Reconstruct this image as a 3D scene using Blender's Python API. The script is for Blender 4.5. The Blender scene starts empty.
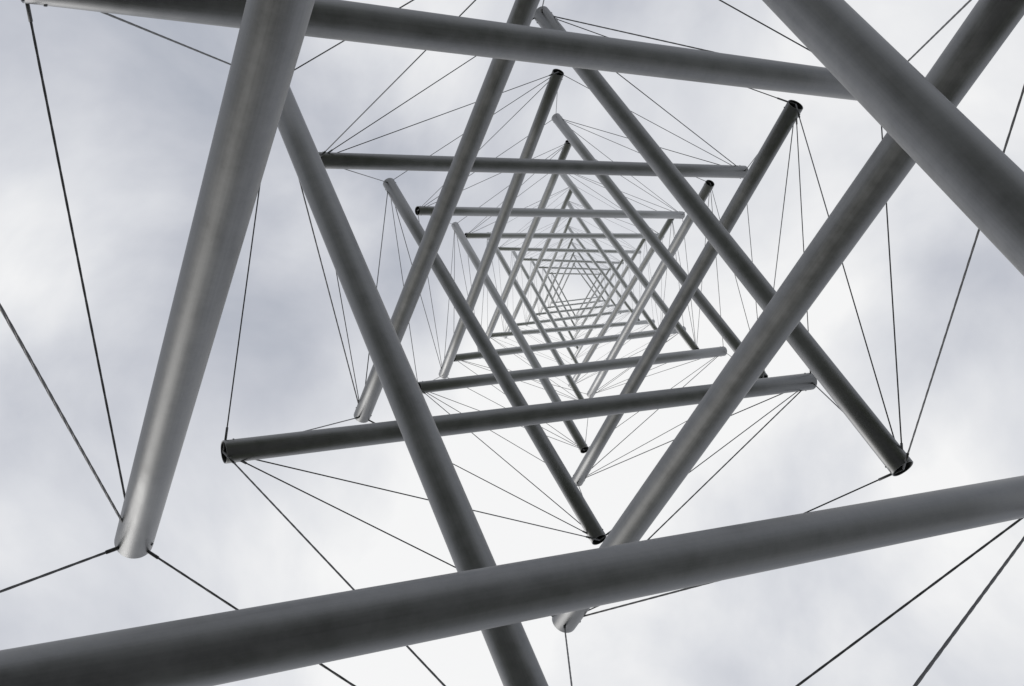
import bpy, bmesh, math, random
import numpy as np
from mathutils import Matrix, Vector
random.seed(4)
S=bpy.context.scene
H0=0.45      # camera height above the ground (photographer kneeling under the tower)

# ------------------------------------------------------------ materials
def mat(name):
    m=bpy.data.materials.new(name); m.use_nodes=True
    nt=m.node_tree; return m,nt,nt.nodes['Principled BSDF']
def N(nt,t,**kw):
    n=nt.nodes.new(t)
    for k,v in kw.items(): setattr(n,k,v)
    return n
def alu():
    m,nt,b=mat('weathered_aluminium')
    L=nt.links.new
    uv=N(nt,'ShaderNodeUVMap'); uv.uv_map='UVMap'
    mp=N(nt,'ShaderNodeMapping'); mp.inputs['Scale'].default_value=(60,1.0,1)   # u round, v along (m)
    L(uv.outputs[0],mp.inputs[0])
    n1=N(nt,'ShaderNodeTexNoise'); n1.inputs['Scale'].default_value=1.0; n1.inputs['Detail'].default_value=3
    L(mp.outputs[0],n1.inputs['Vector'])
    tc=N(nt,'ShaderNodeTexCoord')
    n2=N(nt,'ShaderNodeTexNoise'); n2.inputs['Scale'].default_value=6; n2.inputs['Detail'].default_value=7; n2.inputs['Roughness'].default_value=.7
    L(tc.outputs['Object'],n2.inputs['Vector'])
    a=N(nt,'ShaderNodeMath',operation='MULTIPLY_ADD'); a.inputs[1].default_value=.25; L(n1.outputs[0],a.inputs[0])
    a2=N(nt,'ShaderNodeMath',operation='MULTIPLY'); a2.inputs[1].default_value=.75; L(n2.outputs[0],a2.inputs[0]); L(a2.outputs[0],a.inputs[2])
    cr=N(nt,'ShaderNodeValToRGB'); L(a.outputs[0],cr.inputs[0])
    cr.color_ramp.elements[0].position=.34; cr.color_ramp.elements[0].color=(.205,.207,.208,1)
    cr.color_ramp.elements[1].position=.66; cr.color_ramp.elements[1].color=(.305,.307,.309,1)
    # lens glare on the upper tubes, painted in as colour lightening with height
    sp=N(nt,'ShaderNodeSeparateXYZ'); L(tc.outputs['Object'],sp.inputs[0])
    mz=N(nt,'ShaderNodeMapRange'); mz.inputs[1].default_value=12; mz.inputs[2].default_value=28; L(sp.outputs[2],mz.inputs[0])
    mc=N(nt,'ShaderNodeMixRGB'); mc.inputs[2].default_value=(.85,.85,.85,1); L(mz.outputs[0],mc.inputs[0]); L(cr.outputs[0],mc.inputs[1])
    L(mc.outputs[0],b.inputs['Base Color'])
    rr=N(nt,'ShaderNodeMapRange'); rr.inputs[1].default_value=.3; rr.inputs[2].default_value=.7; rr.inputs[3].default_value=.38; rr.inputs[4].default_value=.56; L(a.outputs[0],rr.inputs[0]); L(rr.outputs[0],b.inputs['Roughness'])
    mm=N(nt,'ShaderNodeMapRange'); mm.inputs[1].default_value=10; mm.inputs[2].default_value=30; mm.inputs[3].default_value=.85; mm.inputs[4].default_value=.35; L(sp.outputs[2],mm.inputs[0]); L(mm.outputs[0],b.inputs['Metallic'])  # less metallic higher up, part of the painted glare
    bp=N(nt,'ShaderNodeBump'); bp.inputs['Strength'].default_value=.05; bp.inputs['Distance'].default_value=.002
    L(n1.outputs[0],bp.inputs['Height']); L(bp.outputs[0],b.inputs['Normal'])
    return m
def simple(name,col,rough,met=0,noise=0,var=.35):
    m,nt,b=mat(name); b.inputs['Roughness'].default_value=rough; b.inputs['Metallic'].default_value=met
    tc=N(nt,'ShaderNodeTexCoord'); n=N(nt,'ShaderNodeTexNoise'); n.inputs['Scale'].default_value=noise or 20; n.inputs['Detail'].default_value=5
    nt.links.new(tc.outputs['Object'],n.inputs['Vector'])
    cr=N(nt,'ShaderNodeValToRGB'); nt.links.new(n.outputs[0],cr.inputs[0])
    cr.color_ramp.elements[0].position=.3; cr.color_ramp.elements[1].position=.7
    cr.color_ramp.elements[0].color=tuple(c*(1-var) for c in col)+(1,); cr.color_ramp.elements[1].color=tuple(min(1,c*(1+var)) for c in col)+(1,)
    nt.links.new(cr.outputs[0],b.inputs['Base Color']); return m
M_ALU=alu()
M_CAP=simple('dark_end_plug',(.02,.02,.022),.7,0,30)
M_CAB=simple('steel_cable',(.13,.13,.133),.5,.5,200)
M_CON=simple('concrete',(.32,.31,.29),.9,0,8)
M_GR=simple('grass',(.060,.068,.038),.95,0,1.5)
M_GV=simple('gravel',(.11,.109,.106),.95,0,40,.5)

# ------------------------------------------------------------ geometry helpers
def frame(d):
    d=d.normalized(); a=Vector((0,0,1)) if abs(d.z)<.9 else Vector((1,0,0))
    x=d.cross(a).normalized(); y=d.cross(x).normalized(); return x,y,d
def tube(name,p,q,r,parent,seg=48):
    """open ended round tube, rolled rims, deep recessed dark plug at each end"""
    bm=bmesh.new(); uvl=bm.loops.layers.uv.new('UVMap')
    x,y,d=frame(q-p); Ln=(q-p).length; w=r*.09; e=r*.03; dp=r*.6
    prof=[(dp,0.0),(dp,r-w),(e,r-w),(0,r-w+e),(0,r-e),(e,r)]
    nseg=max(4,int(Ln/.8))
    body=[(e+(Ln-2*e)*i/nseg,r) for i in range(1,nseg)]
    end=[(Ln-a,b) for a,b in reversed(prof)]
    P=prof+body+end
    rings=[]
    for a,b in P:
        c=p+d*a
        if b==0: rings.append([bm.verts.new(c)])
        else: rings.append([bm.verts.new(c+x*(b*math.cos(2*math.pi*i/seg))+y*(b*math.sin(2*math.pi*i/seg))) for i in range(seg)])
    for k in range(len(rings)-1):
        A,B=rings[k],rings[k+1]
        plug=(len(A)==1 or len(B)==1)
        inner=P[k][1]<r-w+1e-6 and P[k+1][1]<r-w+1e-6
        for i in range(seg):
            j=(i+1)%seg
            if len(A)==1: f=bm.faces.new((A[0],B[j],B[i]))
            elif len(B)==1: f=bm.faces.new((A[i],A[j],B[0]))
            else: f=bm.faces.new((A[i],A[j],B[j],B[i]))
            f.material_index=1 if (plug or inner) else 0; f.smooth=not plug
            for l in f.loops:
                v=l.vert.co-p; a=v.dot(d)
                ii = i if l.vert in (A[i%len(A)],B[i%len(B)]) else i+1
                l[uvl].uv=(ii/seg,a)
    bmesh.ops.recalc_face_normals(bm,faces=bm.faces)
    me=bpy.data.meshes.new(name); bm.to_mesh(me); bm.free()
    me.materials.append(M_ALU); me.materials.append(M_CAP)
    o=bpy.data.objects.new(name,me); S.collection.objects.link(o); o.parent=parent; return o
def rod_into(bm,p,q,r,seg=8):
    x,y,d=frame(q-p)
    R=[[bm.verts.new(c+x*(r*math.cos(2*math.pi*i/seg))+y*(r*math.sin(2*math.pi*i/seg))) for i in range(seg)] for c in (p,q)]
    for i in range(seg):
        j=(i+1)%seg; f=bm.faces.new((R[0][i],R[0][j],R[1][j],R[1][i])); f.smooth=True
    bm.faces.new(R[0]); bm.faces.new(R[1][::-1])
def strand_into(bm,p,q,r,pitch):
    """laid wire rope: lobed section twisted along its length"""
    x,y,d=frame(q-p); Ln=(q-p).length; n=int(Ln/(pitch/8))+1; seg=12; prev=None
    for k in range(n+1):
        a=Ln*k/n; tw=2*math.pi*a/pitch/6
        ring=[]
        for i in range(seg):
            t=2*math.pi*i/seg; rr=r*(1.0+.16*math.cos(6*t)) ; t+=tw
            ring.append(bm.verts.new(p+d*a+x*(rr*math.cos(t))+y*(rr*math.sin(t))))
        if prev:
            for i in range(seg):
                j=(i+1)%seg; bm.faces.new((prev[i],prev[j],ring[j],ring[i]))
        prev=ring
def finish(bm,name,m,parent):
    bmesh.ops.recalc_face_normals(bm,faces=bm.faces)
    me=bpy.data.meshes.new(name); bm.to_mesh(me); bm.free(); me.materials.append(m)
    o=bpy.data.objects.new(name,me); S.collection.objects.link(o); o.parent=parent; return o

# ------------------------------------------------------------ tower: node positions in metres, ground z=0
tower=bpy.data.objects.new('tensegrity_tower_sculpture',None); S.collection.objects.link(tower)
def rd(s):
    out={}
    for k,line in enumerate(s.split('|')):
        v=[float(t)/100 for t in line.split(',')]
        out[k]=(v[0]+H0,[(v[1],v[2]),(v[3],v[4]),(v[5],v[6])])
    return out
# height, then x,y of the three nodes of each stage (centimetres; origin under the camera)
Lo=rd('-31,140,-445,311,328,-530,102|451,5,229,-232,-130,198,-159|732,-242,109,212,116,-12,-248|980,-236,-118,187,-163,18,222|1251,-185,110,206,98,-25,-247|1499,-222,-111,174,-146,7,216')
Hi=rd('541,-226,127,0,-246,231,95|793,-222,-152,209,-142,-11,240|1037,215,83,-37,-259,-208,119|1307,191,-140,-3,226,-228,-130|1577,204,84,-35,-248,-197,120|1870,171,-129,18,175,-213,-114')
zu=[78,90,101,111,120,128,135,141,147,152,156,160]
ru=[14.0,13.6,12.9,12.1,11.1,10.0,9.0,8.1,7.2,6.4,5.6,4.9]
U=.16; UZ=.2253; CX,CY=-.13,-.13
for i in range(len(zu)-1):
    k=6+i; z=zu[i]*UZ+H0; z2=zu[i+1]*UZ+H0+.2*(zu[i+1]-zu[i])*UZ
    r=ru[i]*U; r2=ru[i+1]*U*1.03
    lo=[];hi=[]
    for j in range(3):
        a=math.radians((29 if k%2==0 else 86)+120*j+random.uniform(-1.5,1.5))
        b=a+math.radians(-126 if k%2==0 else 126)
        lo.append((CX+r*math.cos(a),CY+r*math.sin(a))); hi.append((CX+r2*math.cos(b),CY+r2*math.sin(b)))
    Lo[k]=(z,lo); Hi[k]=(z2,hi)
K=max(Lo)+1
lo={k:[Vector((x,y,Lo[k][0])) for x,y in Lo[k][1]] for k in Lo}
hi={k:[Vector((x,y,Hi[k][0])) for x,y in Hi[k][1]] for k in Hi}
dia=[.190,.190,.160,.148,.138,.128,.118,.108,.096,.086,.077,.069,.062,.056,.05,.045,.041,.038,.036,.034]
n=0
for k in range(K):
    for j in range(3):
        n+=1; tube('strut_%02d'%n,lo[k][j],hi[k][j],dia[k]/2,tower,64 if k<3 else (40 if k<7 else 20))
def az(v): return math.degrees(math.atan2(v.y-CY,v.x-CX))
def dif(a,b): return (a-b+180)%360-180
cab=bmesh.new(); fit=bmesh.new()
def cable(p,q,k):
    r=(.0056 if k<1 else .0050 if k<3 else .0044 if k<4 else .0037 if k<8 else .0024)
    if k<2: strand_into(cab,p,q,r,.10)
    else: rod_into(cab,p,q,r)
    d=(q-p).normalized(); rf=r*1.8
    for a,s in ((p,1),(q,-1)):   # swaged end fittings
        rod_into(fit,a,a+d*s*(.17 if k<4 else .07),rf)
anch=[Vector((lo[0][0].x-.64,lo[0][0].y-.39,.06)),Vector((lo[0][1].x+.65,lo[0][1].y-.37,.06)),Vector((lo[0][2].x,lo[0][2].y+.95,.06))]
for k in range(K):
    for j,p in enumerate(lo[k]):     # vertical sling
        q=min(hi[k],key=lambda v:abs(dif(az(v),az(p)))); cable(anch[j] if k==0 else p,q,k)
    if k+1<K:
        for p in lo[k+1]:
            for q in sorted(hi[k],key=lambda v:abs(dif(az(v),az(p))))[:2]: cable(p,q,k+1)
        s=1 if k%2 else -1
        for p in lo[k]:
            q=min(lo[k+1],key=lambda v:abs(dif(az(v),az(p)+60*s))); cable(p,q,k)
        for p in hi[k]:
            q=min(hi[k+1],key=lambda v:abs(dif(az(v),az(p)-60*s))); cable(p,q,k)
for i in range(3):   # top triangle
    cable(hi[K-1][i],hi[K-1][(i+1)%3],K)
# base stays
for j,p in enumerate(hi[0]):
    a0=math.radians(-110.8+[-4,118,236][j])
    q=Vector((-.1+2.78*math.cos(a0),-.1+2.78*math.sin(a0),.06)); cable(p,q,0); anch.append(q)
for q in anch: rod_into(fit,q+Vector((0,0,-.06)),q+Vector((0,0,.05)),.05,16)
# through pins that carry the cables at every node
for k in range(K):
    for P,Q in zip(lo[k],hi[k]):
        x,y,d=frame(Q-P); r=dia[k]/2
        for c in (P+d*r*.9,Q-d*r*.9):
            rod_into(fit,c-x*r*1.06,c+x*r*1.06,r*.08,10)
finish(cab,'tension_cables',M_CAB,tower); finish(fit,'cable_end_fittings',M_CAB,tower)
for i,p in enumerate(lo[0]):
    b=bmesh.new(); rod_into(b,Vector((p.x,p.y,-.05)),Vector((p.x,p.y,.05)),.35,48)
    bmesh.ops.bevel(b,geom=[e for e in b.edges if e.calc_face_angle(0)>1],offset=.015,segments=2,affect='EDGES')
    finish(b,'footing_%d'%(i+1),M_CON,tower)

# ------------------------------------------------------------ ground
bm=bmesh.new(); bmesh.ops.create_grid(bm,x_segments=80,y_segments=80,size=600)
for v in bm.verts:
    d=v.co.length
    v.co.z=0 if d<25 else .6*math.sin(v.co.x*.02)*math.cos(v.co.y*.017)*min(1,(d-25)/80)
finish(bm,'ground',M_GR,None)
bm=bmesh.new(); bmesh.ops.create_circle(bm,cap_ends=True,segments=96,radius=7.5)  # unseen gravel circle, added for neutral bounce light on the tubes
for v in bm.verts: v.co.z=.006
finish(bm,'gravel_bounce_disc',M_GV,None)

# ------------------------------------------------------------ overcast sky
SUN_EL=math.radians(20); SUN_AZ=math.atan2(.75,-.65)   # world azimuth (x,y)
w=bpy.data.worlds.new('World'); S.world=w; w.use_nodes=True; nt=w.node_tree; nt.nodes.clear(); L=nt.links.new
out=N(nt,'ShaderNodeOutputWorld')
sky=N(nt,'ShaderNodeTexSky'); sky.sky_type='NISHITA'; sky.sun_disc=False; sky.sun_elevation=SUN_EL; sky.sun_rotation=math.pi/2-SUN_AZ
bg=N(nt,'ShaderNodeBackground'); bg.inputs[1].default_value=.08; L(sky.outputs[0],bg.inputs[0])
tc=N(nt,'ShaderNodeTexCoord')
mp=N(nt,'ShaderNodeMapping'); mp.inputs['Location'].default_value=(5.3,2.2,1.2)
L(tc.outputs['Generated'],mp.inputs[0])
nz=N(nt,'ShaderNodeTexNoise'); nz.inputs['Scale'].default_value=3.2; nz.inputs['Detail'].default_value=7; nz.inputs['Roughness'].default_value=.5; nz.inputs['Distortion'].default_value=.3
L(mp.outputs[0],nz.inputs['Vector'])
# broad brightening of the thin cloud
dt=N(nt,'ShaderNodeVectorMath',operation='DOT_PRODUCT'); L(tc.outputs['Generated'],dt.inputs[0])
gd=Vector((.14,.24,1)).normalized(); dt.inputs[1].default_value=gd
mr=N(nt,'ShaderNodeMapRange'); mr.interpolation_type='SMOOTHSTEP'; mr.inputs[1].default_value=.85; mr.inputs[2].default_value=1.0; mr.inputs[3].default_value=-.02; mr.inputs[4].default_value=.14
L(dt.outputs['Value'],mr.inputs[0])
ad=N(nt,'ShaderNodeMath',operation='ADD'); L(nz.outputs[0],ad.inputs[0]); L(mr.outputs[0],ad.inputs[1])
cr=N(nt,'ShaderNodeValToRGB'); L(ad.outputs[0],cr.inputs[0]); e=cr.color_ramp.elements
e[0].position=.35; e[0].color=(.46,.49,.56,1); e[1].position=.70; e[1].color=(1,1,1,1)
x=e.new(.45); x.color=(.60,.62,.68,1)
x=e.new(.56); x.color=(.77,.785,.825,1)
bc=N(nt,'ShaderNodeBackground'); L(cr.outputs[0],bc.inputs[0]); bc.inputs[1].default_value=.98
mx=N(nt,'ShaderNodeMixShader'); mx.inputs[0].default_value=.93; L(bg.outputs[0],mx.inputs[1]); L(bc.outputs[0],mx.inputs[2]); L(mx.outputs[0],out.inputs[0])
sd=bpy.data.lights.new('sun','SUN'); sd.energy=.9; sd.angle=math.radians(28); sd.color=(1,.98,.95)
so=bpy.data.objects.new('sun',sd); S.collection.objects.link(so)
v=Vector((math.cos(SUN_EL)*math.cos(SUN_AZ),math.cos(SUN_EL)*math.sin(SUN_AZ),math.sin(SUN_EL)))
so.rotation_euler=v.to_track_quat('Z','Y').to_euler(); so.location=(0,0,40)

# ------------------------------------------------------------ camera looking almost straight up the axis
F=1100.0; VP=(580,292)
zc=Vector((VP[0]-512,-(VP[1]-343),-F)).normalized()
xc=Vector((1,0,0)); xc=(xc-zc*xc.dot(zc)).normalized(); yc=zc.cross(xc)
R=Matrix((xc,yc,zc))
cd=bpy.data.cameras.new('camera'); cd.sensor_width=36; cd.lens=36*F/1024; cd.clip_start=.05; cd.clip_end=2000
co=bpy.data.objects.new('camera',cd); S.collection.objects.link(co)
co.matrix_world=Matrix.Translation((0,0,H0))@R.to_4x4(); S.camera=co
S.view_settings.view_transform='Standard'; S.view_settings.look='None'; S.view_settings.exposure=0
